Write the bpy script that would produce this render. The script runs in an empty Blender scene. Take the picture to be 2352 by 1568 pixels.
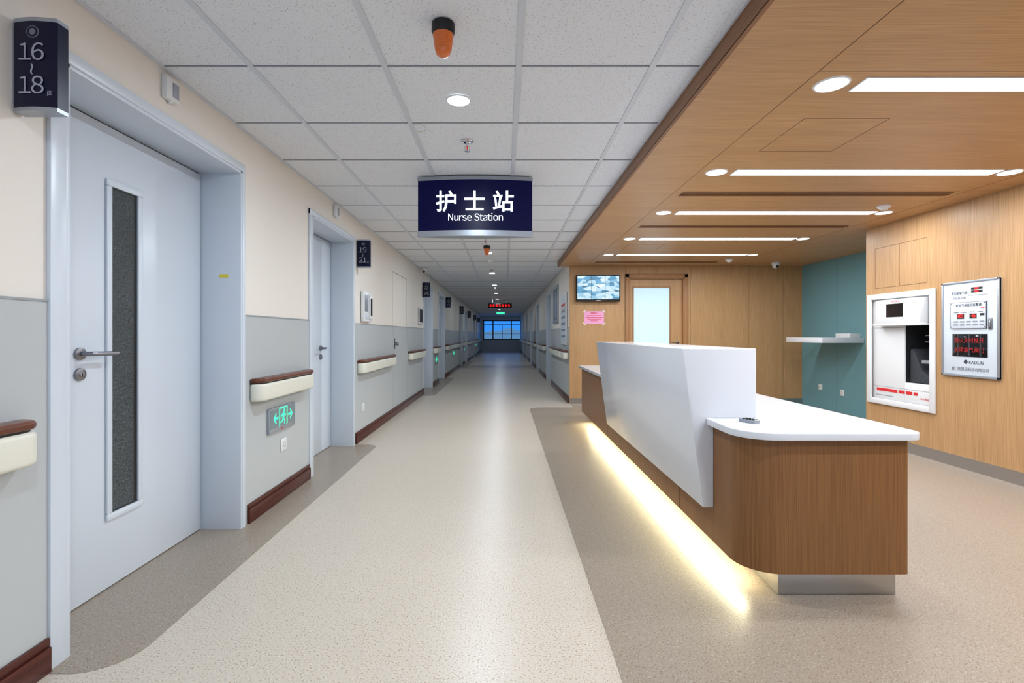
import bpy, bmesh, math, random
from mathutils import Vector, Matrix
random.seed(3)
scene=bpy.context.scene
scene.view_settings.view_transform='Standard'
COL=scene.collection
Z=Vector((0,0,1))
K=0.70
# ------------------------------------------------------------------ materials
def s2l(c):
    r=[]
    for v in c:
        v=v/255.0
        r.append(v/12.92 if v<=0.04045 else ((v+0.055)/1.055)**2.4)
    return (r[0],r[1],r[2],1.0)
def mat(name,c,rough=0.5,metal=0.0,em=None,es=0.0,spec=0.5,coat=0.0,bump=None,trans=0.0):
    m=bpy.data.materials.new(name); m.use_nodes=True
    nt=m.node_tree; b=nt.nodes['Principled BSDF']
    b.inputs['Base Color'].default_value=s2l(c)
    b.inputs['Roughness'].default_value=rough
    b.inputs['Metallic'].default_value=metal
    b.inputs['Specular IOR Level'].default_value=spec
    b.inputs['Coat Weight'].default_value=coat
    b.inputs['Transmission Weight'].default_value=trans
    if em:
        b.inputs['Emission Color'].default_value=s2l(em); b.inputs['Emission Strength'].default_value=es
    if bump:
        sc,st=bump
        g=nt.nodes.new('ShaderNodeNewGeometry'); n=nt.nodes.new('ShaderNodeTexNoise'); n.inputs['Scale'].default_value=sc
        n.inputs['Detail'].default_value=3
        bp=nt.nodes.new('ShaderNodeBump'); bp.inputs['Strength'].default_value=st; bp.inputs['Distance'].default_value=0.01
        nt.links.new(g.outputs['Position'],n.inputs['Vector']); nt.links.new(n.outputs['Fac'],bp.inputs['Height'])
        nt.links.new(bp.outputs['Normal'],b.inputs['Normal'])
    return m
def speckle(name,base,dark,light,rough,scale=260,t1=0.36,t2=0.66,spec=0.5):
    m=mat(name,base,rough,spec=spec); nt=m.node_tree; b=nt.nodes['Principled BSDF']
    g=nt.nodes.new('ShaderNodeNewGeometry')
    n=nt.nodes.new('ShaderNodeTexNoise'); n.inputs['Scale'].default_value=scale; n.inputs['Detail'].default_value=2
    r=nt.nodes.new('ShaderNodeValToRGB'); e=r.color_ramp.elements
    e[0].position=t1-0.03; e[0].color=s2l(dark); e[1].position=t2+0.05; e[1].color=s2l(light)
    a=e.new(t1+0.02); a.color=s2l(base); a=e.new(t2); a.color=s2l(base)
    nt.links.new(g.outputs['Position'],n.inputs['Vector']); nt.links.new(n.outputs['Fac'],r.inputs['Fac'])
    nt.links.new(r.outputs['Color'],b.inputs['Base Color'])
    return m
def wood(name,c1,c2,axis,rough=0.42,along=1.6,across=150,coat=0.0,broad=2.0):
    m=mat(name,c1,rough,coat=coat,spec=0.35); nt=m.node_tree; b=nt.nodes['Principled BSDF']
    g=nt.nodes.new('ShaderNodeNewGeometry'); mp=nt.nodes.new('ShaderNodeMapping')
    s=[across]*3; s[axis]=along
    mp.inputs['Scale'].default_value=s
    n=nt.nodes.new('ShaderNodeTexNoise'); n.inputs['Scale'].default_value=1.0; n.inputs['Detail'].default_value=4; n.inputs['Roughness'].default_value=0.6
    r=nt.nodes.new('ShaderNodeValToRGB'); e=r.color_ramp.elements
    e[0].position=0.34; e[0].color=s2l(c2); e[1].position=0.62; e[1].color=s2l(c1)
    n2=nt.nodes.new('ShaderNodeTexNoise'); n2.inputs['Scale'].default_value=1.0; n2.inputs['Detail'].default_value=3
    mp2=nt.nodes.new('ShaderNodeMapping'); s=[broad*4]*3; s[axis]=0.4; mp2.inputs['Scale'].default_value=s
    mx=nt.nodes.new('ShaderNodeMix'); mx.data_type='RGBA'; mx.blend_type='MULTIPLY'
    r2=nt.nodes.new('ShaderNodeValToRGB'); r2.color_ramp.elements[0].color=(0.92,0.91,0.90,1); r2.color_ramp.elements[0].position=0.35;r2.color_ramp.elements[1].position=0.65
    L=nt.links.new
    L(g.outputs['Position'],mp.inputs['Vector']); L(mp.outputs['Vector'],n.inputs['Vector']); L(n.outputs['Fac'],r.inputs['Fac'])
    L(g.outputs['Position'],mp2.inputs['Vector']); L(mp2.outputs['Vector'],n2.inputs['Vector']); L(n2.outputs['Fac'],r2.inputs['Fac'])
    mx.inputs[0].default_value=1.0
    L(r.outputs['Color'],mx.inputs[6]); L(r2.outputs['Color'],mx.inputs[7]); L(mx.outputs[2],b.inputs['Base Color'])
    return m
M_cream=mat('paint_cream',(227,221,213),0.6,bump=(60,0.03))
M_grey=mat('wainscot_grey',(180,185,187),0.45,bump=(30,0.02))
M_greyline=mat('wainscot_trim',(150,156,160),0.45)
M_door=mat('door_paint',(205,214,225),0.33)
M_doorseam=mat('door_seam',(60,65,75),0.6)
M_black=mat('black_rubber',(12,12,14),0.5)
M_base=wood('baseboard_brown',(84,36,26),(56,20,15),1,0.28)
M_cap=wood('rail_cap_brown',(110,62,42),(86,44,28),1,0.3)
M_rail=mat('rail_cream',(222,221,208),0.35)
M_floor=speckle('floor_vinyl',(198,188,174),(158,136,112),(216,208,196),0.32,150,0.39,0.62,0.45)
M_taupe=speckle('floor_vinyl_taupe',(151,139,125),(124,108,94),(174,164,152),0.33,150,0.39,0.62,0.4)
M_tile=speckle('ceiling_tile',(224,228,235),(176,180,188),(232,235,240),0.8,190,0.36,0.75)
M_tbar=mat('ceiling_grid_bar',(202,207,217),0.4)
M_tgap=mat('ceiling_grid_thin',(140,143,152),0.5)
M_white=mat('white_plastic',(222,224,226),0.35)
M_solid=mat('white_solid_surface',(217,220,226),0.14)
M_woodW=wood('oak_veneer_wall',(193,154,110),(166,127,84),2,along=3.0,across=240)
M_woodC=wood('oak_veneer_ceiling',(197,156,110),(170,128,86),0,along=3.0,across=220)
M_woodE=wood('oak_veneer_edge',(142,98,60),(118,78,46),1)
M_woodF=wood('oak_veneer_frame',(168,124,80),(144,102,64),2)
M_woodD=wood('teak_veneer_desk',(140,97,57),(118,78,44),2,0.36,across=240,along=3.0)
M_seam=mat('wood_seam',(86,58,36),0.7)
M_teal=mat('teal_panel',(108,154,162),0.45)
M_tealseam=mat('teal_seam',(60,100,106),0.6)
M_steel=mat('brushed_steel',(185,185,185),0.3,1.0)
M_steelm=mat('satin_steel',(140,140,146),0.35,1.0)
M_chrome=mat('chrome',(215,215,218),0.1,1.0)
M_alu=mat('aluminium_grey',(160,166,175),0.35,0.5)
M_navy=mat('navy_face',(9,12,44),0.3,spec=0.25)
M_navyglow=mat('navy_lit_face',(4,6,34),0.35,em=(4,4,70),es=0.35,spec=0.15)
M_sgrey=mat('sign_lettering_grey',(160,163,178),0.5)
M_lit=mat('lit_white_lettering',(255,255,255),0.5,em=(232,248,255),es=1.6)
M_lamp=mat('lamp_white',(255,255,255),0.5,em=(250,252,255),es=7.0)
M_lampw=mat('lamp_warm',(255,240,200),0.5,em=(255,236,178),es=4.0)
M_amber=mat('amber_lens',(196,96,14),0.2,coat=0.6,em=(190,75,0),es=0.1)
M_green=mat('exit_green_glow',(40,220,160),0.5,em=(70,255,190),es=1.0)
M_red=mat('led_red',(255,30,30),0.5,em=(255,30,30),es=1.3)
M_redw=mat('window_red_lettering',(150,18,24),0.5,em=(190,16,22),es=0.15)
M_redp=mat('print_red',(206,36,40),0.5)
M_yel=mat('yellow_sticker',(225,205,60),0.6)
M_pink=mat('pink_paper',(236,165,205),0.7)
M_txt=mat('print_dark',(50,52,60),0.6)
M_txtg=mat('print_grey',(105,110,120),0.6)
M_pale=mat('panel_pale',(204,214,224),0.35)
M_darkglass=mat('dark_glass',(18,22,26),0.08)
M_dark=mat('dark_recess',(20,22,26),0.6)
M_bag=mat('dark_cloth',(44,48,54),0.8,bump=(25,0.8))
M_frost=mat('frosted_glass_glow',(190,216,226),0.3,em=(188,222,236),es=0.42,bump=(90,0.5))  # emission stands in for light from a room behind the glass
M_ctl=mat('frame_dark',(16,20,28),0.4)
M_hill=mat('hill',(120,165,195),1.0)
M_stain=mat('stain_tan',(180,164,136),0.9)
M_exitface=mat('exit_face_grey',(120,134,140),0.35)
def pebble():
    m=mat('pebbled_glass',(70,75,76),0.14); nt=m.node_tree; b=nt.nodes['Principled BSDF']
    g=nt.nodes.new('ShaderNodeNewGeometry'); v=nt.nodes.new('ShaderNodeTexNoise'); v.inputs['Scale'].default_value=80; v.inputs['Detail'].default_value=3
    bp=nt.nodes.new('ShaderNodeBump'); bp.inputs['Strength'].default_value=1.0; bp.inputs['Distance'].default_value=0.02
    nt.links.new(g.outputs['Position'],v.inputs['Vector']); nt.links.new(v.outputs['Fac'],bp.inputs['Height']); nt.links.new(bp.outputs['Normal'],b.inputs['Normal'])
    return m
M_peb=pebble()
def screenmat():
    m=mat('tv_picture',(10,20,30),0.3); nt=m.node_tree; b=nt.nodes['Principled BSDF']
    g=nt.nodes.new('ShaderNodeNewGeometry'); v=nt.nodes.new('ShaderNodeTexVoronoi'); v.inputs['Scale'].default_value=11
    mp=nt.nodes.new('ShaderNodeMapping'); mp.inputs['Rotation'].default_value=(0.2,0.6,0.1); mp.inputs['Scale'].default_value=(1,1,2.2)
    r=nt.nodes.new('ShaderNodeValToRGB'); e=r.color_ramp.elements
    e[0].color=s2l((20,70,110)); e[1].color=s2l((240,250,255)); a=e.new(0.4); a.color=s2l((80,165,210)); a=e.new(0.6); a.color=s2l((190,228,245))
    nt.links.new(g.outputs['Position'],mp.inputs['Vector']); nt.links.new(mp.outputs['Vector'],v.inputs['Vector']); nt.links.new(v.outputs['Color'],r.inputs['Fac'])
    nt.links.new(r.outputs['Color'],b.inputs['Emission Color']); b.inputs['Emission Strength'].default_value=0.95
    return m
M_tv=screenmat()
# ------------------------------------------------------------------ builder
class Fr:
    def __init__(s,O,R,N): s.O=Vector(O); s.R=Vector(R); s.N=Vector(N)
    def p(s,u,v,n=0): return s.O+s.R*u+Z*v+s.N*n
    def M(s): return Matrix((( s.R.x,0,s.N.x),(s.R.y,0,s.N.y),(s.R.z,1,s.N.z)))
def FL(x): return Fr((x,0,0),(0,1,0),(1,0,0))
def FRt(x): return Fr((x,0,0),(0,-1,0),(-1,0,0))
def FB(y): return Fr((0,y,0),(1,0,0),(0,-1,0))
HW={'N':.74,'u':.59,'r':.39,'s':.53,'e':.59,'S':.66,'t':.36,'a':.57,'i':.27,'o':.60,'n':.59,' ':.24,'K':.667,'A':.667,'I':.30,'X':.667,'U':.722,'G':.76,'B':.667,'-':.36,'d':.6,'l':.27,'g':.6}
class B:
    def __init__(s,name): s.name=name; s.bm=bmesh.new(); s.mats=[]; s.kids=[]
    def mi(s,m):
        if m not in s.mats: s.mats.append(m)
        return s.mats.index(m)
    def add(s,t,m,bevel=0,seg=2):
        bmesh.ops.remove_doubles(t,verts=t.verts,dist=1e-6)
        bmesh.ops.recalc_face_normals(t,faces=t.faces)
        if bevel>0:
            ed=[e for e in t.edges if len(e.link_faces)==2 and e.calc_face_angle(0)>0.6]
            bmesh.ops.bevel(t,geom=ed,offset=bevel,segments=seg,profile=0.5,affect='EDGES',clamp_overlap=True)
        i=s.mi(m)
        for f in t.faces: f.material_index=i; f.smooth=True
        me=bpy.data.meshes.new('t'); t.to_mesh(me); t.free(); s.bm.from_mesh(me); bpy.data.meshes.remove(me)
    def prism(s,pts,vec,m,bevel=0,seg=2):
        t=bmesh.new(); v=Vector(vec)
        a=[t.verts.new(Vector(p)) for p in pts]; b=[t.verts.new(Vector(p)+v) for p in pts]
        t.faces.new(a); t.faces.new(b[::-1]); n=len(a)
        for i in range(n): t.faces.new((a[i],a[(i+1)%n],b[(i+1)%n],b[i]))
        s.add(t,m,bevel,seg)
    def box(s,x0,x1,y0,y1,z0,z1,m,bevel=0,seg=2):
        s.prism([(x0,y0,z0),(x1,y0,z0),(x1,y1,z0),(x0,y1,z0)],(0,0,z1-z0),m,bevel,seg)
    def fbox(s,f,u0,u1,v0,v1,n0,n1,m,bevel=0):
        s.prism([f.p(u0,v0,n0),f.p(u1,v0,n0),f.p(u1,v1,n0),f.p(u0,v1,n0)],f.N*(n1-n0),m,bevel)
    def fpoly(s,f,pts,n0,n1,m):
        s.prism([f.p(u,v,n0) for u,v in pts],f.N*(n1-n0),m)
    def cyl(s,p0,p1,r,m,r2=None,seg=28,bevel=0):
        p0=Vector(p0);p1=Vector(p1);d=p1-p0; t=bmesh.new()
        bmesh.ops.create_cone(t,cap_ends=True,segments=seg,radius1=r,radius2=r if r2 is None else r2,depth=d.length)
        q=d.normalized().to_track_quat('Z','Y').to_matrix().to_4x4()
        bmesh.ops.transform(t,matrix=Matrix.Translation((p0+p1)/2)@q,verts=t.verts)
        s.add(t,m,bevel)
    def lathe(s,c,prof,m,seg=32,flip=False):
        t=bmesh.new(); rings=[]
        for r,z in prof:
            if r<1e-6: rings.append([t.verts.new((c[0],c[1],z))])
            else: rings.append([t.verts.new((c[0]+r*math.cos(2*math.pi*i/seg),c[1]+r*math.sin(2*math.pi*i/seg),z)) for i in range(seg)])
        for a,b in zip(rings,rings[1:]):
            for i in range(seg):
                j=(i+1)%seg
                if len(a)==1 and len(b)==1: continue
                if len(a)==1: t.faces.new((a[0],b[i],b[j]))
                elif len(b)==1: t.faces.new((a[i],a[j],b[0]))
                else: t.faces.new((a[i],a[j],b[j],b[i]))
        s.add(t,m)
    def tube(s,pts,r,m,seg=16):
        pts=[Vector(p) for p in pts]; t=bmesh.new(); rings=[]
        for i,p in enumerate(pts):
            d=(pts[min(i+1,len(pts)-1)]-pts[max(i-1,0)]).normalized()
            up=Vector((0.13,0.21,0.97)); 
            if abs(d.dot(up))>0.95: up=Vector((1,0,0))
            a=d.cross(up).normalized(); b=d.cross(a).normalized()
            rings.append([t.verts.new(p+a*r*math.cos(2*math.pi*k/seg)+b*r*math.sin(2*math.pi*k/seg)) for k in range(seg)])
        for A,Bq in zip(rings,rings[1:]):
            for k in range(seg): t.faces.new((A[k],A[(k+1)%seg],Bq[(k+1)%seg],Bq[k]))
        t.faces.new(rings[0]); t.faces.new(rings[-1][::-1])
        s.add(t,m)
    def text(s,name,body,size,f,u,v,n,m,ax='CENTER',rot=0,sx=1.0,bold=0.0):
        s.kids.append((name,body,size,f,u,v,n,m,ax,rot,sx,bold))
    def htext(s,name,body,size,f,u,v,n,m,sx=1.0,track=1.0,bold=0.0):
        ws=[HW.get(c,.556)*size*sx*track for c in body]; x=u-sum(ws)/2
        for c,w_ in zip(body,ws):
            if c!=' ':
                s.text(name,chr(ord(c)+0xFEE0) if c!='~' else c,size,f,x+w_/2,v,n,m,sx=sx,bold=bold)
            x+=w_
    def done(s):
        me=bpy.data.meshes.new(s.name); 
        vs=[v.co for v in s.bm.verts]
        lo=Vector([min(v[i] for v in vs) for i in range(3)]); hi=Vector([max(v[i] for v in vs) for i in range(3)])
        c=(lo+hi)/2
        bmesh.ops.translate(s.bm,vec=-c,verts=s.bm.verts)
        s.bm.to_mesh(me); s.bm.free()
        for m in s.mats: me.materials.append(m)
        me.set_sharp_from_angle(angle=math.radians(25))
        o=bpy.data.objects.new(s.name,me); o.location=c; COL.objects.link(o)
        for (name,body,size,f,u,v,n,m,ax,rot,sx,bold) in s.kids:
            cu=bpy.data.curves.new(name,'FONT'); cu.body=body; cu.size=size; cu.align_x=ax; cu.align_y='CENTER'; cu.extrude=0.0004; cu.offset=bold
            cu.materials.append(m)
            t=bpy.data.objects.new(name,cu); COL.objects.link(t)
            mm=f.M().to_4x4()@Matrix.Rotation(rot,4,'Z')@Matrix.Diagonal((sx,1,1,1))
            t.parent=o; t.matrix_local=Matrix.Translation(f.p(u,v,n)-c)@mm
        return o
def child_light(parent,name,loc,kind,power,color,size=0.12,sy=None,rot=None):
    l=bpy.data.lights.new(name,'AREA'); l.energy=power*K; l.color=color
    if kind=='DISK': l.shape='DISK'; l.size=size
    else: l.shape='RECTANGLE'; l.size=size; l.size_y=sy
    o=bpy.data.objects.new(name,l); COL.objects.link(o); o.parent=parent
    o.location=Vector(loc)-parent.location
    if rot: o.rotation_euler=rot
    return o
def rrect(x0,x1,y0,y1,rs,seg=10):
    P=[]
    C=[(x0,y0,1,1,math.pi),(x1,y0,-1,1,1.5*math.pi),(x1,y1,-1,-1,0),(x0,y1,1,-1,0.5*math.pi)]
    for (x,y,sx,sy,a0),r in zip(C,rs):
        if r<=0: P.append((x,y)); continue
        cx,cy=x+sx*r,y+sy*r
        for i in range(seg+1):
            a=a0+0.5*math.pi*i/seg
            P.append((cx+r*math.cos(a),cy+r*math.sin(a)))
    return P
# ------------------------------------------------------------------ dimensions
CH=2.33; SZ=2.25; WL=-1.54; WR=1.07; YE=32.3; YB=8.15; Y0=-1.6
XS=0.89; XW=3.87; XT=4.87
LD=[(1.737,2.907),(3.98,5.07),(9.55,10.65),(11.7,12.85),(17.3,18.4),(19.5,20.65),(25.1,26.2),(27.3,28.45)]
RD=[(11.3,12.5),(15.2,16.3),(19.0,20.1),(23.0,24.1),(27.0,28.1)]
b=B('floor'); b.box(-2.0,5.3,Y0,YE+0.3,-0.12,0.0,M_floor); b.done()
def inlay(x0,x1,y0,y1,rs):
    b=B('floor_inlay'); b.prism([(x,y,0.0) for x,y in rrect(x0,x1,y0,y1,rs)],(0,0,0.0012),M_taupe); b.done()
inlay(-1.80,-1.29,1.66,5.12,(0,0.16,0.12,0))
inlay(-1.80,-1.29,9.2,13.0,(0,0.14,0.14,0))
inlay(-1.80,-1.29,17.0,20.9,(0,0.14,0.14,0))
inlay(-1.80,-1.29,24.8,28.7,(0,0.14,0.14,0))
b=B('floor_inlay')
pts=[(0.385,Y0),(XW,Y0),(XW,5.33),(XT,5.33),(XT,YB),(1.07,YB),(1.07,7.72)]+[(0.385+0.2+0.2*math.cos(a),7.52+0.2*math.sin(a)) for a in [math.pi/2+math.pi/2*i/8 for i in range(9)]]
b.prism([(x,y,0) for x,y in pts],(0,0,0.0012),M_taupe); b.done()
b=B('ceiling')
b.box(-1.9,XS,Y0,YB,CH+0.004,CH+0.08,M_tile); b.box(-1.9,1.3,YB,YE+0.2,CH+0.004,CH+0.08,M_tile)
for x in (-1.135,-0.535,0.065,0.665): b.box(x-0.013,x+0.013,Y0,YE,CH-0.001,CH+0.006,M_tbar)
y=2.234-0.6*6
while y<YE:
    x1=XS if y<YB else WR
    b.box(WL,x1,y-0.0045,y+0.0045,CH,CH+0.006,M_tgap); y+=0.6
b.box(WL,WL+0.02,Y0,YE,CH-0.004,CH+0.005,M_tbar)
b.box(XS-0.015,XS,Y0,YB,CH-0.002,CH+0.005,M_tbar); b.box(WR-0.02,WR,YB+.04,YE,CH-0.002,CH+0.005,M_tbar)
b.done()
b=B('ceiling_soffit')
b.box(XS,5.15,Y0,YB+0.1,SZ,SZ+0.22,M_woodC)
b.box(XS-0.006,XS,Y0,YB+0.1,SZ-0.004,CH+0.02,M_woodE)
b.box(XS-0.006,XS+0.012,Y0,YB+0.1,SZ-0.006,SZ,M_woodE)
sw=0.0016
b.box(1.34-sw,1.34+sw,Y0,YB,SZ-0.0008,SZ+0.001,M_seam); b.box(3.62-sw,3.62+sw,Y0,YB,SZ-0.0008,SZ+0.001,M_seam)
for y in (2.12,4.42,6.75): b.box(1.34,3.62,y-sw,y+sw,SZ-0.0008,SZ+0.001,M_seam)
for (x0,x1,y0,y1) in ((1.56,2.0,2.585,3.05),(1.56,2.0,6.2,6.6)):
    b.box(x0,x1,y0-sw,y0+sw,SZ-0.0008,SZ+.001,M_seam); b.box(x0,x1,y1-sw,y1+sw,SZ-0.0008,SZ+.001,M_seam)
    b.box(x0-sw,x0+sw,y0,y1,SZ-0.0008,SZ+.001,M_seam); b.box(x1-sw,x1+sw,y0,y1,SZ-0.0008,SZ+.001,M_seam)
b.done()
def side_wall(name,xf,s,ya,yb,doors,tr):
    b=B(name); x0,x1=sorted((xf,xf+s*0.26)); segs=[]; y=ya
    for d0,d1 in doors:
        segs.append((y,d0)); b.box(x0,x1,d0,d1,2.08,CH,M_cream); y=d1
    segs.append((y,yb))
    w0,w1=sorted((xf,xf-s*0.006))
    for a,c in segs:
        b.box(x0,x1,a,c,0,CH,M_cream)
        b.box(w0,w1,a,c,0.0,1.243,M_grey)
        w2,w3=sorted((xf,xf-s*0.009)); b.box(w2,w3,a,c,1.24,1.248,M_greyline)
    b.done()
    b=B('baseboard_'+tr); w0,w1=sorted((xf-s*0.006,xf-s*0.024)); w2,w3=sorted((xf-s*0.006,xf-s*0.018))
    for a,c in segs:
        aa=a+(0.065 if a>ya else 0); cc=c-(0.065 if c<yb else 0)
        b.box(w0,w1,aa,cc,0.0,0.085,M_base,0.003); b.box(w2,w3,aa,cc,0.085,0.115,M_base,0.004)
    b.done()
side_wall('wall_left',WL,-1,Y0,YE,LD,'left')
side_wall('wall_right',WR,1,YB+0.04,YE,RD,'right')
def handle(b,f,u,v,n,dirn):
    b.cyl(f.p(u,v,n),f.p(u,v,n+0.012),0.026,M_steelm,bevel=0.002)
    P=[f.p(u,v,n+0.01),f.p(u,v,n+0.045),f.p(u+dirn*0.006,v,n+0.054),f.p(u+dirn*0.018,v,n+0.06),f.p(u+dirn*0.13,v-0.002,n+0.06)]
    b.tube(P,0.0095,M_steelm)
    b.cyl(f.p(u,v-0.085,n),f.p(u,v-0.085,n+0.012),0.026,M_steelm,bevel=0.002)
    b.cyl(f.p(u,v-0.085,n+0.012),f.p(u,v-0.085,n+0.016),0.01,M_chrome)
    b.fbox(f,u-0.002,u+0.002,v-0.094,v-0.080,n+0.0155,n+0.0168,M_black)
def door(i,f,a,c,kind,simple=False):
    b=B('door_%d'%i); H=2.08; D=-0.22
    for (p,q) in ((a-0.062,a),(c,c+0.03)): b.fbox(f,p,q,0,H+0.045,-0.0,0.016,M_door,0.003)
    b.fbox(f,a-0.062,c+0.03,H,H+0.045,0.0,0.0165,M_door,0.003)
    b.fbox(f,a,a+0.016,0,H,D,0.014,M_door,0.002); b.fbox(f,c-0.016,c,0,H,D,0.014,M_door,0.002); b.fbox(f,a,c,H-0.016,H,D,0.014,M_door,0.002)
    b.fbox(f,a,c,0,H,D-0.035,D-0.012,M_black)
    b.fbox(f,a,a+0.016,0,H,D-0.013,D+.001,M_door); b.fbox(f,c-0.016,c,0,H,D-0.013,D+.001,M_door); b.fbox(f,a,c,H-0.016,H,D-0.013,D+.001,M_door)
    b.fbox(f,a+0.016,a+0.05,0,H-0.02,D-0.012,D+0.006,M_door,0.002)
    def leaf(u0,u1,glass=None):
        b.fbox(f,u0,u1,0.006,H-0.024,D-0.03,D,M_door,0.002)
        if glass:
            g0,g1=glass; w=0.03
            for (p,q,r,s_) in ((g0-w,g1+w,1.79,1.82),(g0-w,g1+w,0.305,0.335),(g0-w,g0,0.335,1.79),(g1,g1+w,0.335,1.79)):
                b.fbox(f,p,q,r,s_,D,D+0.012,M_door,0.004)
            b.fbox(f,g0,g1,0.335,1.79,D,D+0.002,M_black); b.fbox(f,g0+0.003,g1-0.022,0.343,1.782,D+0.002,D+0.0035,M_peb)
    if kind=='A':
        leaf(a+0.054,c-0.022,(a+0.49,a+0.648)); handle(b,f,a+0.325,1.05,D,1)
        if not simple:
            fr=Fr((0,c-0.0162,0),(1,0,0),(0,-1,0))
            b.fbox(fr,WL-0.11,WL-0.06,1.46,1.48,0,0.0008,M_yel)
    else:
        m=c-0.27
        leaf(a+0.054,m-0.003,(a+0.40,a+0.55)); leaf(m+0.003,c-0.022); handle(b,f,m-0.03,1.0,D,-1)
    b.done()
n=0
for k,(a,c) in enumerate(LD): n+=1; door(n,FL(WL),a,c,'A' if k%2==0 else 'B',k>0)
for k,(a,c) in enumerate(RD): n+=1; door(n,FRt(WR),-c,-a,'B',True)
b=B('door_%d'%(n+1)); f=FL(WL+0.006)
for u in (6.89,7.86): b.fbox(f,u-0.002,u+0.002,0.12,1.243,-0.001,0.0012,M_greyline)
for u in (6.89,7.86): b.fbox(f,u-0.002,u+0.002,1.243,2.0,-0.006,-0.0045,M_greyline)
b.fbox(f,6.89,7.86,1.997,2.003,-0.006,-0.004,M_doorseam)
b.cyl(f.p(6.97,1.0,0),f.p(6.97,1.0,0.03),0.02,M_steelm); b.cyl(f.p(6.97,1.0,0.03),f.p(6.97,1.0,0.055),0.026,M_steelm,bevel=0.006)
b.fbox(f,6.945,6.995,0.93,1.08,0,0.006,M_steelm,0.002)
b.done()
b=B('wall_end')
b.box(-1.8,1.33,YE,YE+0.2,0,0.79,M_grey); b.box(-1.8,1.33,YE,YE+0.2,2.08,CH,M_cream)
b.box(-1.8,-1.38,YE,YE+0.2,0.79,2.08,M_cream); b.box(1.12,1.33,YE,YE+0.2,0.79,2.08,M_cream)
b.done()
b=B('window_1'); f=FB(YE+0.05)
for u0,u1 in ((-1.38,-1.30),(-0.76,-0.69),(0.43,0.50),(1.04,1.12)): b.fbox(f,u0,u1,0.79,2.08,-0.05,0.04,M_ctl)
for v0,v1 in ((0.79,0.86),(2.0,2.08),(1.74,1.78)): b.fbox(f,-1.38,1.12,v0,v1,-0.05,0.04,M_ctl)
b.fbox(f,-0.13,-0.10,0.88,1.74,-0.04,0.03,M_ctl)
b.fbox(f,-1.28,1.02,1.16,1.18,-0.12,-0.1,M_ctl)
b.done()
b=B('mountain_ridge'); P=[]; N=60
for i in range(N+1):
    x=-60+120*i/N; h=4.2+1.5*math.sin(x*0.13+1)+0.7*math.sin(x*0.41)+0.3*math.sin(x*1.1); P.append((x,400,h))
b.prism([(-60,400,-30)]+P+[(60,400,-30)],(0,5,0),M_hill); b.done()
# station walls
b=B('wall_back'); dx0,dx1,dz=2.04,2.94,2.06
b.box(1.07,1.25,YB-0.0,YB+0.04,0,SZ,M_woodW); b.box(1.25,dx0,YB,YB+0.2,0,SZ,M_woodW); b.box(dx1,5.0,YB,YB+0.2,0,SZ,M_woodW); b.box(dx0,dx1,YB,YB+0.2,dz,SZ,M_woodW)
for x in (1.98,3.05,4.0,4.56): b.box(x-.0015,x+.0015,YB-0.0008,YB,0.1,SZ,M_seam)
b.done()
b=B('baseboard_back'); b.box(1.075,1.975,YB-0.012,YB,0.0012,0.09,M_steel); b.box(3.0,XT,YB-0.012,YB,0.0012,0.09,M_steel); b.done()
b=B('door_%d'%(n+2)); f=FB(YB)
for u0,u1,v0,v1 in ((1.975,dx0,0,2.12),(dx1,3.0,0,2.12),(1.975,3.0,dz,2.12)): b.fbox(f,u0,u1,v0,v1,0,0.025,M_woodF,0.004)
g0,g1,gz0,gz1=2.13,2.72,0.25,1.90
for u0,u1,v0,v1 in ((dx0,g0,0,dz),(g1,dx1,0,dz),(g0,g1,gz1,dz),(g0,g1,0,gz0)): b.fbox(f,u0,u1,v0,v1,-0.09,-0.045,M_woodW)
for u0,u1,v0,v1 in ((dx0,dx0+0.02,0,dz),(dx1-0.02,dx1,0,dz),(dx0,dx1,dz-0.02,dz)): b.fbox(f,u0,u1,v0,v1,-0.1,0.02,M_woodF)
for u0,u1,v0,v1 in ((g0-.02,g0,gz0,gz1),(g1,g1+.02,gz0,gz1),(g0-.02,g1+.02,gz1,gz1+.02)): b.fbox(f,u0,u1,v0,v1,-0.045,-0.038,M_woodF)
b.fbox(f,g0,g1,gz0,gz1,-0.08,-0.065,M_frost)
handle(b,f,g1+0.13,1.0,-0.045,-1)
b.done()
b=B('wall_niche_teal'); b.box(XT,XT+0.2,5.1,YB+0.2,0,SZ,M_teal)
for y in (6.3,7.3): b.box(XT-.001,XT,y-.002,y+.002,0,SZ,M_tealseam)
b.done()
b=B('wall_niche_return'); b.box(XW+0.34,XT+0.2,5.1,5.33,0,SZ,M_teal); b.done()
cy0,cy1,cz0,cz1=4.49,5.26,0.45,1.52
b=B('wall_station'); x0,x1=XW,XW+0.34
b.box(x0,x1,Y0,cy0,0,SZ,M_woodW); b.box(x0,x1,cy1,5.33,0,SZ,M_woodW); b.box(x0,x1,cy0,cy1,0,cz0,M_woodW); b.box(x0,x1,cy0,cy1,cz1,SZ,M_woodW)
f=FRt(XW)
for u0,u1,v0,v1 in ((-5.2,-4.56,2.02,2.02),(-5.2,-4.56,1.607,1.607),(-5.2,-5.2,1.607,2.02),(-4.56,-4.56,1.607,2.02),(-4.88,-4.88,1.607,2.02)):
    b.fbox(f,u0-.0015,u1+.0015,v0-.0015,v1+.0015,0,0.001,M_seam)
for u in (-3.2,-1.9): b.fbox(f,u-.0015,u+.0015,0.1,SZ,0,0.001,M_seam)
b.done()
b=B('baseboard_station'); b.box(XW-0.014,XW,Y0,5.33,0.0012,0.1,M_steel); b.done()
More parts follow.
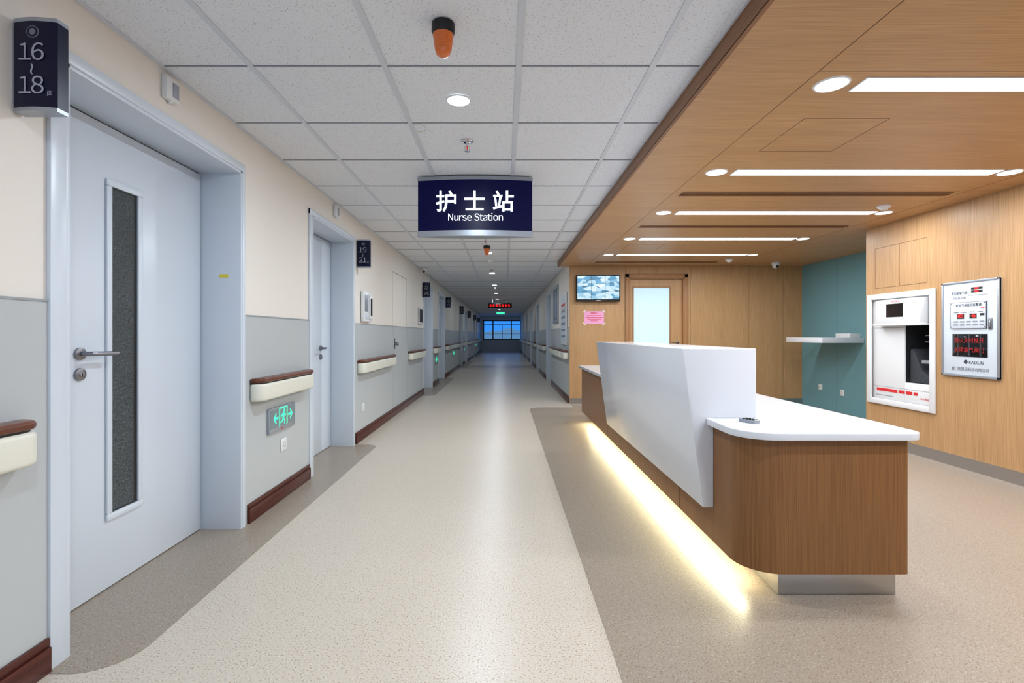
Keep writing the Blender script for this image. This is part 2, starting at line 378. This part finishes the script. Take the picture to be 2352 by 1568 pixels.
# nurse desk
b=B('nurse_station_desk')
b.prism([(x,y,0.12) for x,y in rrect(1.02,1.71,2.10,6.55,(0.16,0.02,0.0,0.0),14)],(0,0,0.565),M_woodD)
b.prism([(x,y,0.685) for x,y in rrect(1.03,1.70,2.115,6.55,(0.15,0.02,0,0),12)],(0,0,0.006),M_dark)  # dark strip paints the thin shadow under the counter
b.prism([(x,y,0.691) for x,y in rrect(0.985,1.75,2.055,6.6,(0.16,0.07,0.0,0.0),14)],(0,0,0.031),M_solid,0.004,3)
b.box(1.19,1.70,2.165,6.4,0.0012,0.12,M_steel,0.002)
b.box(1.019,1.0205,2.9,2.902,0.12,0.685,M_seam); b.box(1.019,1.0205,4.9,4.902,0.12,0.685,M_seam)
def tw(y,dt=0): return [(0.868,y,1.062),(1.23,y,1.062),(1.23,y,0.722),(1.022,y,0.722),(1.022,y,0.287),(0.968,y,0.287)]
b.prism(tw(2.43),(0,2.27,0),M_solid,0.006,3)
b.box(1.09,1.12,2.24,6.4,0.1125,0.12,M_lampw)
desk=b.done()
child_light(desk,'led_strip_light',(1.085,4.29,0.108),'RECT',34,(1.0,0.92,0.60),0.03,4.1,(0,math.radians(25),0))
b=B('remote_control'); 
def rotbox(b,cx,cy,ang,w,l,z0,z1,m,bev):
    c,s_=math.cos(ang),math.sin(ang)
    b.prism([(cx+c*x-s_*y,cy+s_*x+c*y,z0) for x,y in rrect(-w/2,w/2,-l/2,l/2,(.008,)*4,4)],(0,0,z1-z0),m,bev)
rotbox(b,1.138,2.315,0.55,0.042,0.085,0.7225,0.737,M_alu,0.002)
for i in range(4):
    for j in range(2):
        a=0.55;lx=-0.01+0.02*j;ly=-0.028+0.016*i
        rotbox(b,1.138+math.cos(a)*lx-math.sin(a)*ly,2.315+math.sin(a)*lx+math.cos(a)*ly,a,0.016,0.011,0.737,0.7395,M_dark,0.0)
b.done()
b=B('wall_shelf'); b.box(4.3,XT,6.74,7.6,1.015,1.088,M_solid,0.004); b.done()
b=B('document_tray'); b.box(4.72,4.865,6.80,7.1,1.088,1.10,M_white,0.002); b.box(4.72,4.73,6.80,7.1,1.10,1.145,M_white,0.001); b.box(4.855,4.865,6.80,7.1,1.10,1.145,M_white,0.001); b.box(4.73,4.855,6.80,6.81,1.10,1.145,M_white,0.001); b.done()
def rail(xf,s,y0,y1):
    b=B('handrail'); xa=xf-s*0.006; xb=xf-s*0.088; x0,x1=sorted((xa,xb))
    rs=(0,0.06,0.06,0) if s<0 else (0.06,0,0,0.06)
    P=rrect(x0,x1,y0,y1,rs,8)
    b.prism([(x,y,0.722) for x,y in P],(0,0,0.108),M_rail,0.016,4)
    P2=rrect(x0+(0 if s<0 else .01),x1-(.01 if s<0 else 0),y0+0.01,y1-0.01,rs,8)
    b.prism([(x,y,0.828) for x,y in P2],(0,0,0.008),M_dark)
    b.prism([(x,y,0.835) for x,y in P],(0,0,0.028),M_cap,0.012,4)
    b.done()
for a,c in ((Y0+.1,1.585),(3.0,3.85),(5.2,6.78),(7.95,9.35),(10.75,11.58),(13.0,14.7),(14.9,17.1),(18.5,19.35),(20.75,22.7),(22.9,24.9),(26.3,27.15),(28.55,30.2),(30.4,32.1)): rail(WL,-1,a,c)
for a,c in ((8.25,8.75),(8.95,11.15),(12.65,15.05),(16.4,18.85),(20.2,22.85),(24.2,26.85),(28.2,32.0)): rail(WR,1,a,c)
def numsign(y,a,c):
    b=B('bed_number_sign'); x0=WL+0.008; w=0.138; z0,z1=1.825,2.115
    f=FB(y)
    def prof(z,k=0): 
        P=[]
        for i in range(9):
            t=i/8; P.append((x0+w*t,y-0.018-0.010*math.sin(math.pi*t)*1.0-k,z))
        P.append((x0+w,y+0.02,z)); P.append((x0,y+0.02,z)); return P
    b.prism(prof(z0+0.012),(0,0,z1-z0-0.024),M_navy)
    b.prism(prof(z0,0.001),(0,0,0.012),M_alu); b.prism(prof(z1-0.012,0.001),(0,0,0.012),M_alu)
    b.fbox(f,WL,x0,z0+0.03,z1-0.03,-0.015,0.015,M_alu)
    xc=x0+w/2; nn=0.0295
    ring=lambda r,N_=28:[(xc+r*math.cos(2*math.pi*i/N_),z1-0.046+r*math.sin(2*math.pi*i/N_)) for i in range(N_)]
    b.fpoly(f,ring(.019),0.022,nn,M_txtg); b.fpoly(f,ring(.0165),nn,nn+0.0004,M_navy); b.fpoly(f,ring(.010),nn,nn+0.0008,M_txtg)
    b.htext('number_top',str(a),0.072,f,xc-0.004,z1-0.112,nn,M_sgrey,track=1.0)
    b.text('range_mark','~',0.06,f,xc-0.004,z1-0.162,nn,M_sgrey,rot=math.pi/2)
    b.htext('number_bottom',str(c),0.072,f,xc-0.004,z1-0.215,nn,M_sgrey,track=1.0)
    b.text('bed_character','床',0.018,f,xc+0.049,z1-0.236,nn-0.005,M_sgrey)
    b.done()
for y,a,c in ((1.575,16,18),(5.2,19,21),(9.38,22,24),(13.1,25,27),(17.15,28,30),(20.85,31,33),(24.95,34,36),(28.65,37,39)): numsign(y,a,c)
b=B('nurse_station_sign'); y=3.80; xa,xb=-0.655,0.213; z0,z1=1.872,2.322
def lens(z,k,e=0):
    P=[]
    for i in range(17):
        t=i/16; P.append((xa-e+(xb-xa+2*e)*t,y-0.012-0.045*math.sin(math.pi*t)-k,z))
    for i in range(17):
        t=1-i/16; P.append((xa-e+(xb-xa+2*e)*t,y+0.012+0.045*math.sin(math.pi*t)+k,z))
    return P
b.prism(lens(z0+0.042,0),(0,0,z1-z0-0.068),M_navyglow)
b.prism(lens(z0,0.003,0.003),(0,0,0.042),M_alu); b.prism(lens(z1-0.027,0.003,0.003),(0,0,0.027),M_alu)
for x in (-0.45,0.03): b.cyl((x,y,z1),(x,y,CH+.004),0.02,M_alu)
f=FB(y); kx=3.745/1145
for ch,px in (('护',1026),('士',1090),('站',1156)):
    b.text('character',ch,0.166,f,(px-1158)*kx,1.13+(768-466)*kx,0.0575,M_lit,bold=0.0022)
b.htext('english_lettering','Nurse Station',0.070,f,(1092-1158)*kx,1.13+(768-500)*kx,0.0582,M_lit,sx=0.88,track=1.05)
b.done()
def exit_sign(f,uc,vc):
    b=B('exit_sign'); w,h=0.40,0.165
    b.fbox(f,uc-w/2,uc+w/2,vc-h/2,vc+h/2,0.0,0.018,M_alu,0.004)
    b.fbox(f,uc-w/2+.012,uc+w/2-.012,vc-h/2+.03,vc+h/2-.010,0.018,0.019,M_exitface)
    n0,n1=0.019,0.0202
    vv=vc+0.01; S=1.12
    def P(pts): b.fpoly(f,[(uc+x*S,vv+y*S) for x,y in pts],n0,n1,M_green)
    P([(-.056,-.055),(-.048,-.055),(-.048,.049),(.048,.049),(.048,-.055),(.056,-.055),(.056,.057),(-.056,.057)])
    P([(.013+.0095*math.cos(a),.034+.0095*math.sin(a)) for a in [2*math.pi*i/14 for i in range(14)]])
    P([(-.012,.018),(.010,.022),(.015,.012),(.006,-.014),(-.009,-.012)])
    P([(.009,.021),(.034,.005),(.031,-.001),(.008,.012)])
    P([(-.010,.018),(-.030,.009),(-.035,-.008),(-.029,-.010),(-.025,.003),(-.008,.011)])
    P([(.004,-.012),(.022,-.026),(.020,-.050),(.013,-.050),(.014,-.029),(-.003,-.013)])
    P([(-.003,-.013),(-.014,-.033),(-.038,-.037),(-.038,-.030),(-.019,-.026),(-.009,-.011)])
    for s_ in (-1,1):
        a=[(.068,-.006),(.112,-.006),(.112,.006),(.068,.006)]; P([(s_*x,y_) for x,y_ in a])
        a=[(.092,.030),(.103,.030),(.128,0),(.103,-.030),(.092,-.030),(.114,0)]; P([(s_*x,y_) for x,y_ in a])
    b.fbox(f,uc-.03,uc-.022,vc-h/2+.01,vc-h/2+.018,0.018,0.0195,M_redp)
    b.fbox(f,uc-.018,uc-.010,vc-h/2+.01,vc-h/2+.018,0.018,0.0195,M_redp)
    b.done()
fl=FL(WL+0.006)
exit_sign(fl,3.42,0.562)
for u in (11.15,15.0,18.9,26.7): exit_sign(fl,u,0.56)
def outlet(f,u,v,n=0.0):
    b=B('wall_outlet'); b.fbox(f,u-.043,u+.043,v-.043,v+.043,n,n+.008,M_white,0.003)
    b.fbox(f,u-.03,u+.03,v-.03,v+.03,n+.008,n+.0095,M_white,0.001)
    for du in (-.012,.008): b.fbox(f,u+du,u+du+.004,v+.006,v+.017,n+.0095,n+.0103,M_dark)
    for du,dv in ((-.002,-.02),(-.014,-.012),(.01,-.012)): b.fbox(f,u+du,u+du+.004,v+dv,v+dv+.008,n+.0095,n+.0103,M_dark)
    b.done()
outlet(fl,3.46,0.37); outlet(fl,5.42,0.34); 
ft=FRt(XT); outlet(ft,-(XT*1145/727.),0.32); outlet(ft,-(XT*1145/777.),0.26+.03)
b=B('wall_intercom'); b.fbox(fl,5.33,5.66,1.27,1.60,0,0.035,M_white,0.008); b.fbox(fl,5.36,5.50,1.38,1.56,0.035,0.037,M_alu,0.001); b.fbox(fl,5.53,5.63,1.30,1.57,0.035,0.05,M_white,0.006)
b.fbox(fl,5.545,5.615,1.34,1.53,0.05,0.051,M_darkglass); b.fbox(fl,5.37,5.49,1.30,1.35,0.035,0.037,M_pale,0.001)
b.done()
b=B('notice_board'); b.fbox(fl,8.9,9.3,1.32,1.62,0,0.02,M_white,0.003); b.fbox(fl,8.93,9.27,1.35,1.59,0.02,0.021,M_dark); b.done()
for u in (2.28,4.53,10.1):
    b=B('wall_sensor'); f=FL(WL); b.fbox(f,u-.045,u+.045,2.195,2.30,0,0.028,M_white,0.006); b.fbox(f,u-.005,u+.035,2.215,2.28,0.028,0.032,M_alu,0.003); b.cyl(f.p(u,2.196,0.014),f.p(u,2.186,0.014),0.01,M_white); b.done()
fr=FRt(WR)
b=B('notice_board'); b.fbox(fr,-9.2,-8.45,0.95,1.85,0.006,0.025,M_white,0.003); b.fbox(fr,-9.15,-8.5,1.0,1.8,0.025,0.027,M_pale)
for k in range(6): b.fbox(fr,-9.1,-8.55,1.08+k*.11,1.12+k*.11,0.027,0.028,M_redp if k==5 else M_alu)
b.done()
b=B('window_2'); 
for u0,u1,v0,v1 in ((-10.65,-9.75,1.36,1.42),(-10.65,-9.75,2.05,2.11),(-10.65,-10.58,1.42,2.05),(-9.82,-9.75,1.42,2.05),(-10.23,-10.17,1.42,2.05)): b.fbox(fr,u0,u1,v0,v1,0,0.03,M_alu,0.003)
b.fbox(fr,-10.58,-9.82,1.42,2.05,0.002,0.008,mat('window_glass_blue',(90,120,150),0.08))
b.done()
def downlight(x,y,z,r,p,col,em):
    b=B('downlight'); b.lathe((x,y),[(r*0.95,z+0.002),(r*0.98,z-0.005),(r*1.10,z-0.004),(r*1.13,z)],M_white); b.lathe((x,y),[(0,z-0.006),(r*0.7,z-0.006),(r*0.97,z-0.003)],em)
    o=b.done(); child_light(o,'lamp',(x,y,z-0.009),'DISK',p,col,r*1.6); return o
y=0.154
while y<31:
    downlight(-0.234,y,CH,0.058,30 if y<6 else (18 if y<11 else (10 if y<20 else 6)),(0.80,0.90,1.0),M_lamp); y+=2.4
def beacon(x,y):
    b=B('warning_beacon'); z=CH
    b.lathe((x,y),[(0,z),(0.044,z),(0.045,z-0.03),(0.040,z-0.042),(0,z-0.042)],M_black)
    P=[(0.0,z-0.04),(0.040,z-0.042)]
    for i in range(9): zz=z-0.045-0.007*i; r=0.040-0.0010*i; P+= [(r,zz),(r-0.0022,zz-0.0035)]
    for i in range(5): a=math.pi/2*i/4; P.append((0.029*math.cos(a),z-0.109-0.016*math.sin(a)))
    P[-1]=(0,z-0.125)
    b.lathe((x,y),P,M_amber,40); b.done()
beacon(-0.236,1.93); beacon(-0.236,6.75)
def sprinkler(x,y,z=CH):
    b=B('fire_sprinkler'); b.lathe((x,y),[(0,z-.004),(.024,z-.006),(.036,z-.002),(.038,z)],M_chrome)
    b.cyl((x,y,z-.004),(x,y,z-.03),.010,M_chrome); b.cyl((x,y,z-.03),(x,y,z-.056),.0035,M_redp)
    for s_ in (-1,1): b.tube([(x+s_*.008,y,z-.028),(x+s_*.015,y,z-.036),(x+s_*.014,y,z-.05),(x+s_*.004,y,z-.06)],.0025,M_chrome,8)
    b.cyl((x,y,z-.06),(x,y,z-.0625),.018,M_chrome); b.done()
for y in (3.1,6.2,9.3,12.4): sprinkler(-0.23,y)
def smoke(x,y,z):
    b=B('smoke_detector'); b.lathe((x,y),[(.052,z),(.052,z-.012),(.044,z-.022),(.03,z-.03),(.022,z-.04),(0,z-.042)],M_white); b.done()
smoke(-0.23,8.0,CH); smoke(3.30,4.93-.6,SZ); smoke(3.36,7.45,SZ)
def dome_cam(x,y,z):
    b=B('dome_camera'); b.lathe((x,y),[(.06,z),(.062,z-.02),(.055,z-.035),(0,z-.035)],M_white)
    b.lathe((x,y),[(.05,z-.035),(.05,z-.05),(.043,z-.07),(.028,z-.085),(0,z-.092)],M_white)
    b.cyl((x-.0,y-.03,z-.062),(x-.0,y-.056,z-.07),.02,M_darkglass); b.done()
dome_cam(4.22,7.75,SZ); dome_cam(-1.44,9.0,CH)
b=B('ceiling_stain'); b.tube([(-0.50+0.045*math.cos(a),2.91+0.05*math.sin(a)*(1+0.08*math.sin(5*a)),CH+0.004) for a in [2*math.pi*i/40 for i in range(41)]],0.0014,M_stain,6); b.done()
b=B('led_message_sign'); f=FB(17.0); b.fbox(f,-0.55,0.26,2.03,2.19,-0.05,0.05,M_black,0.005)
x=-0.50
while x<0.2:
    for (du,dv,w,h) in ((0,0.03,.07,.012),(0,-.035,.07,.012),(.028,-.035,.012,.075),(0.0,-.002,.07,.01)): b.fbox(f,x+du,x+du+w,2.11+dv,2.11+dv+h,0.05,0.052,M_red)
    x+=0.105
for x in (-0.4,0.1): b.cyl((x,17,2.19),(x,17,CH),0.01,M_alu)
b.done()
b=B('exit_sign'); f=FB(21.0); b.fbox(f,-0.35,0.05,1.96,2.10,-0.02,0.02,M_alu,0.003); b.fbox(f,-0.32,0.02,1.985,2.075,0.02,0.022,M_green)
for x in (-0.3,0.0): b.cyl((x,21,2.1),(x,21,CH),0.008,M_alu)
b.done()
for y in (-0.15,1.04,2.23,3.44,4.585,5.825,7.0):
    b=B('linear_ceiling_light'); b.box(1.58,3.40,y-0.062,y+0.062,SZ-0.004,SZ,M_white,0.001); b.box(1.588,3.392,y-0.054,y+0.054,SZ-0.0052,SZ-0.0035,M_lamp)
    o=b.done(); child_light(o,'lamp',(2.49,y,SZ-0.008),'RECT',29,(0.92,0.96,1.0),1.78,0.1)
    for x in (1.465,3.49): downlight(x,y,SZ,0.066,8,(0.92,0.96,1.0),M_lamp)
for y0_,x0_,x1_ in ((3.9,1.39,3.56),(5.1,1.39,3.56),(7.62,1.39,3.3)):
    b=B('air_vent'); w=0.15
    b.box(x0_,x1_,y0_,y0_+w,SZ-.002,SZ,M_woodC); b.box(x0_+.015,x1_-.015,y0_+.02,y0_+w-.02,SZ-.003,SZ-.001,M_seam)
    for k in range(3): b.box(x0_+.015,x1_-.015,y0_+.04+k*.03,y0_+.05+k*.03,SZ-.007,SZ-.002,M_woodE)
    b.done()
b=B('wall_television'); f=FB(YB)
b.fbox(f,1.35,1.60,1.78,1.96,0,0.05,M_dark); b.fbox(f,1.165,1.88,1.665,2.095,0.05,0.09,M_black,0.006); b.fbox(f,1.185,1.86,1.70,2.078,0.09,0.0915,M_tv)
b.fbox(f,1.49,1.56,1.675,1.685,0.09,0.091,M_alu)
for u in (1.41,1.635): b.fbox(f,u-.002,u+.002,1.70,2.078,0.0915,0.0925,M_dark)
for v in (1.826,1.952): b.fbox(f,1.185,1.86,v-.002,v+.002,0.0915,0.0925,M_dark)
b.done()
b=B('paper_notice'); b.fbox(f,1.31,1.63,1.305,1.51,0.0005,0.002,M_pink)
for u,v,a in ((1.31,1.51,.7),(1.63,1.51,-.7),(1.31,1.305,-.7),(1.63,1.305,.7)):
    c,s_=math.cos(a),math.sin(a); b.fpoly(f,[(u+c*x-s_*y_,v+s_*x+c*y_) for x,y_ in ((-.03,-.008),(.03,-.008),(.03,.008),(-.03,.008))],0.002,0.0024,M_cream)
b.text('heading','温馨提示',0.034,f,1.47,1.478,0.003,M_redp)
for k,w in enumerate((.24,.28,.22,.12)): b.fbox(f,1.47-w/2,1.47+w/2,1.435-k*.028,1.442-k*.028,0.002,0.0026,M_redp)
b.done()
b=B('tube_delivery_station'); f=FRt(XW); q=-0.012
for u0,u1,v0,v1 in ((-5.29,-5.235,.42,1.545),(-4.515,-4.46,.42,1.545),(-5.235,-4.515,.42,.475),(-5.235,-4.515,1.49,1.545)): b.fbox(f,u0,u1,v0,v1,0.0,0.022,M_white,0.004)
b.fbox(f,-5.255,-4.495,.455,1.515,-0.32,-0.30,M_dark)
b.fbox(f,-5.255,-4.83,.455,1.515,-0.30,q,M_white,0.003)
b.fbox(f,-4.83,-4.495,.455,.665,-0.30,q,M_white,0.003)
b.fbox(f,-4.83,-4.495,1.22,1.515,-0.30,q,M_white,0.003)
b.fbox(f,-4.53,-4.495,.665,1.22,-0.30,q,M_white)
b.fbox(f,-4.83,-4.53,.665,1.22,-0.30,-0.27,M_dark)
b.fbox(f,-4.832,-4.828,.665,1.22,-0.27,q-.01,M_dark)
b.fbox(f,-5.10,-4.55,1.225,1.475,q,0.075,M_white,0.02)
b.fbox(f,-5.13,-4.54,1.215,1.235,q,0.08,M_white,0.006)
b.fbox(f,-4.95,-4.745,1.30,1.43,0.075,0.077,M_darkglass)
b.fbox(f,-5.235,-4.84,1.195,1.20,q,q+.001,M_greyline)
b.fbox(f,-5.235,-4.54,.60,.604,q,q+.001,M_greyline)
for u0,u1 in ((-5.19,-4.92),(-4.905,-4.83),(-4.815,-4.74),(-4.725,-4.68)): b.fbox(f,u0,u1,.553,.583,q,q+.002,M_redp)
b.htext('name_small','nordlog',0.030,f,-4.84,1.452,0.0755,M_redp)
b.htext('name_lower','nordlog',0.026,f,-4.60,.53,q+.001,M_redp)
b.fbox(f,-5.2,-4.98,.505,.515,q,q+.001,M_greyline)
b.tube([f.p(-4.66,1.12,-.07),f.p(-4.56,1.12,-.07),f.p(-4.55,1.10,-.07),f.p(-4.55,1.06,-.07),f.p(-4.66,1.06,-.07)],0.006,M_steelm,8)
b.fbox(f,-4.66,-4.54,.86,.89,-0.11,-0.03,M_alu,0.004); b.fbox(f,-4.64,-4.54,.76,.86,-0.13,-0.10,M_chrome,0.003); b.fbox(f,-4.62,-4.55,.9,1.0,-0.15,-0.11,M_alu,0.003)
b.prism([f.p(-4.825,.67,-.25),f.p(-4.54,.67,-.25),f.p(-4.56,.72,-.25),f.p(-4.68,.78,-.25),f.p(-4.77,.96,-.25),f.p(-4.82,1.0,-.25)],f.N*0.2,M_bag,0.02,3)
b.done()
b=B('gas_alarm_cabinet'); u0,u1,v0,v1=-4.39,-3.877,.775,1.578
b.fbox(f,u0,u1,v0,v1,0,0.014,M_pale,0.002)
for a0,a1,c0,c1 in ((u0,u0+.018,v0,v1),(u1-.018,u1,v0,v1),(u0,u1,v0,v0+.022),(u0,u1,v1-.018,v1)): b.fbox(f,a0,a1,c0,c1,0.0,0.022,M_alu,0.003)
def U(px): return -XW*1145/(px-1158)
e0=0.014
b.fbox(f,U(2228),U(2270)+.01,1.455,1.535,e0,e0+.004,M_white,0.001)
for k in range(2):
    b.fbox(f,U(2236),U(2262),1.50-k*.025,1.518-k*.025,e0+.004,e0+.006,M_dark); 
    b.htext('digits','888',0.020,f,(U(2236)+U(2262))/2,1.509-k*.025,e0+.007,M_red)
b.text('title','多功能氧气箱',0.028,f,U(2207),1.478,e0+.001,M_txtg,sx=0.9)
b.htext('model','KXGB-700',0.026,f,U(2207),1.435,e0+.001,M_txtg,sx=0.95)
b.fbox(f,U(2189),U(2272),1.18,1.40,e0,e0+.010,M_pale,0.003); e1=e0+.010
for a0,a1,c0,c1 in ((U(2189),U(2189)+.003,1.18,1.40),(U(2272)-.003,U(2272),1.18,1.40),(U(2189),U(2272),1.18,1.183),(U(2189),U(2272),1.397,1.40)): b.fbox(f,a0,a1,c0,c1,e0,e1+.001,M_txtg)
for uu in (U(2189)+.012,U(2272)-.012):
    for vv in (1.192,1.388): b.cyl(f.p(uu,vv,e1),f.p(uu,vv,e1+.002),.005,M_steelm,seg=10)
b.text('panel_title','医用气体监控报警器',0.026,f,U(2231),1.372,e1+.001,M_txt,sx=0.98)
for k in range(4):
    a=U(2195)+k*0.072; b.fbox(f,a,a+.055,1.315,1.345,e1,e1+.003,M_white,0.001); b.fbox(f,a+.02,a+.055,1.315,1.318,e1+.003,e1+.004,M_txtg)
b.fbox(f,U(2260),U(2260)+.03,1.345,1.35,e1,e1+.003,M_red)
for px in (2213,2242):
    b.fbox(f,U(px-8),U(px+8),1.262,1.302,e1,e1+.002,M_dark); b.htext('digits','485' if px==2213 else '-45',0.036,f,U(px),1.282,e1+.003,M_red,sx=.9)
b.fbox(f,U(2258),U(2268),1.285,1.302,e1,e1+.003,M_dark)
for k in range(5):
    for j in range(2): b.fbox(f,U(2197)+k*.058,U(2197)+k*.058+.04,1.205+j*.026,1.217+j*.026,e1,e1+.0015,M_alu)
b.fbox(f,U(2192),U(2273),.945,1.135,e0,e0+.003,M_darkglass,0.001)
for k in range(3): b.cyl(f.p(U(2205+k*26),.95,e0+.003),f.p(U(2205+k*26),1.13,e0+.003),0.006,M_txt,seg=16)
b.text('warning_1','遇火灾时推开',0.047,f,U(2232),1.078,e0+.012,M_redw,sx=0.95); b.text('warning_2','关闭氧气阀门',0.047,f,U(2232),1.0,e0+.012,M_redw,sx=0.95)
b.fpoly(f,[(U(2222)+.017*math.cos(2*math.pi*i/20),.902+.017*math.sin(2*math.pi*i/20)) for i in range(20)],e0,e0+.001,M_txt)
b.htext('maker','KAIXUN',0.034,f,U(2246),.897,e0+.001,M_txt)
b.text('company','厦门市凯讯科技有限公司',0.033,f,U(2231),.838,e0+.001,M_txtg,sx=0.92)
b.fbox(f,U(2276),U(2276)+.03,1.17,1.26,e0,e0+.010,M_steelm,0.004); b.fbox(f,U(2276)+.01,U(2276)+.02,1.19,1.24,e0+.01,e0+.014,M_chrome,0.002)
b.done()
w=bpy.data.worlds.new('dusk_rear_fill'); scene.world=w; w.use_nodes=True; nt=w.node_tree; bg=nt.nodes['Background']
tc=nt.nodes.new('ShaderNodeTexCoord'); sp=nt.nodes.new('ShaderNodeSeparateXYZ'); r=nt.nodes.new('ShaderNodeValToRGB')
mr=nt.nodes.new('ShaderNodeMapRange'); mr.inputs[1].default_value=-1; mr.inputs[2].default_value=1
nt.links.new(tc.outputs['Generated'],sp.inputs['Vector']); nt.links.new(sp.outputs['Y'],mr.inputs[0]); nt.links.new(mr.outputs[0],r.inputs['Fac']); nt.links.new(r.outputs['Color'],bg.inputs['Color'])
e=r.color_ramp.elements; e[0].position=0.35; e[0].color=(0.52,0.66,0.88,1); e[1].position=0.75; e[1].color=(0.04,0.30,1.0,1)  # dusk blue ahead; paler sky behind the camera is added as soft fill
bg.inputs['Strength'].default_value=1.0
cd=bpy.data.cameras.new('camera'); cam=bpy.data.objects.new('camera',cd); COL.objects.link(cam)
cam.location=(0,0,1.13); cam.rotation_euler=(math.pi/2,0,0)
ZM,CPX,CPY=1.0,1176,784
cd.sensor_width=36; cd.lens=36*1145/2352*ZM; cd.shift_x=ZM*(CPX-1158)/2352; cd.shift_y=-ZM*(CPY-768)/2352; cd.clip_start=0.02; cd.clip_end=2000
scene.camera=cam
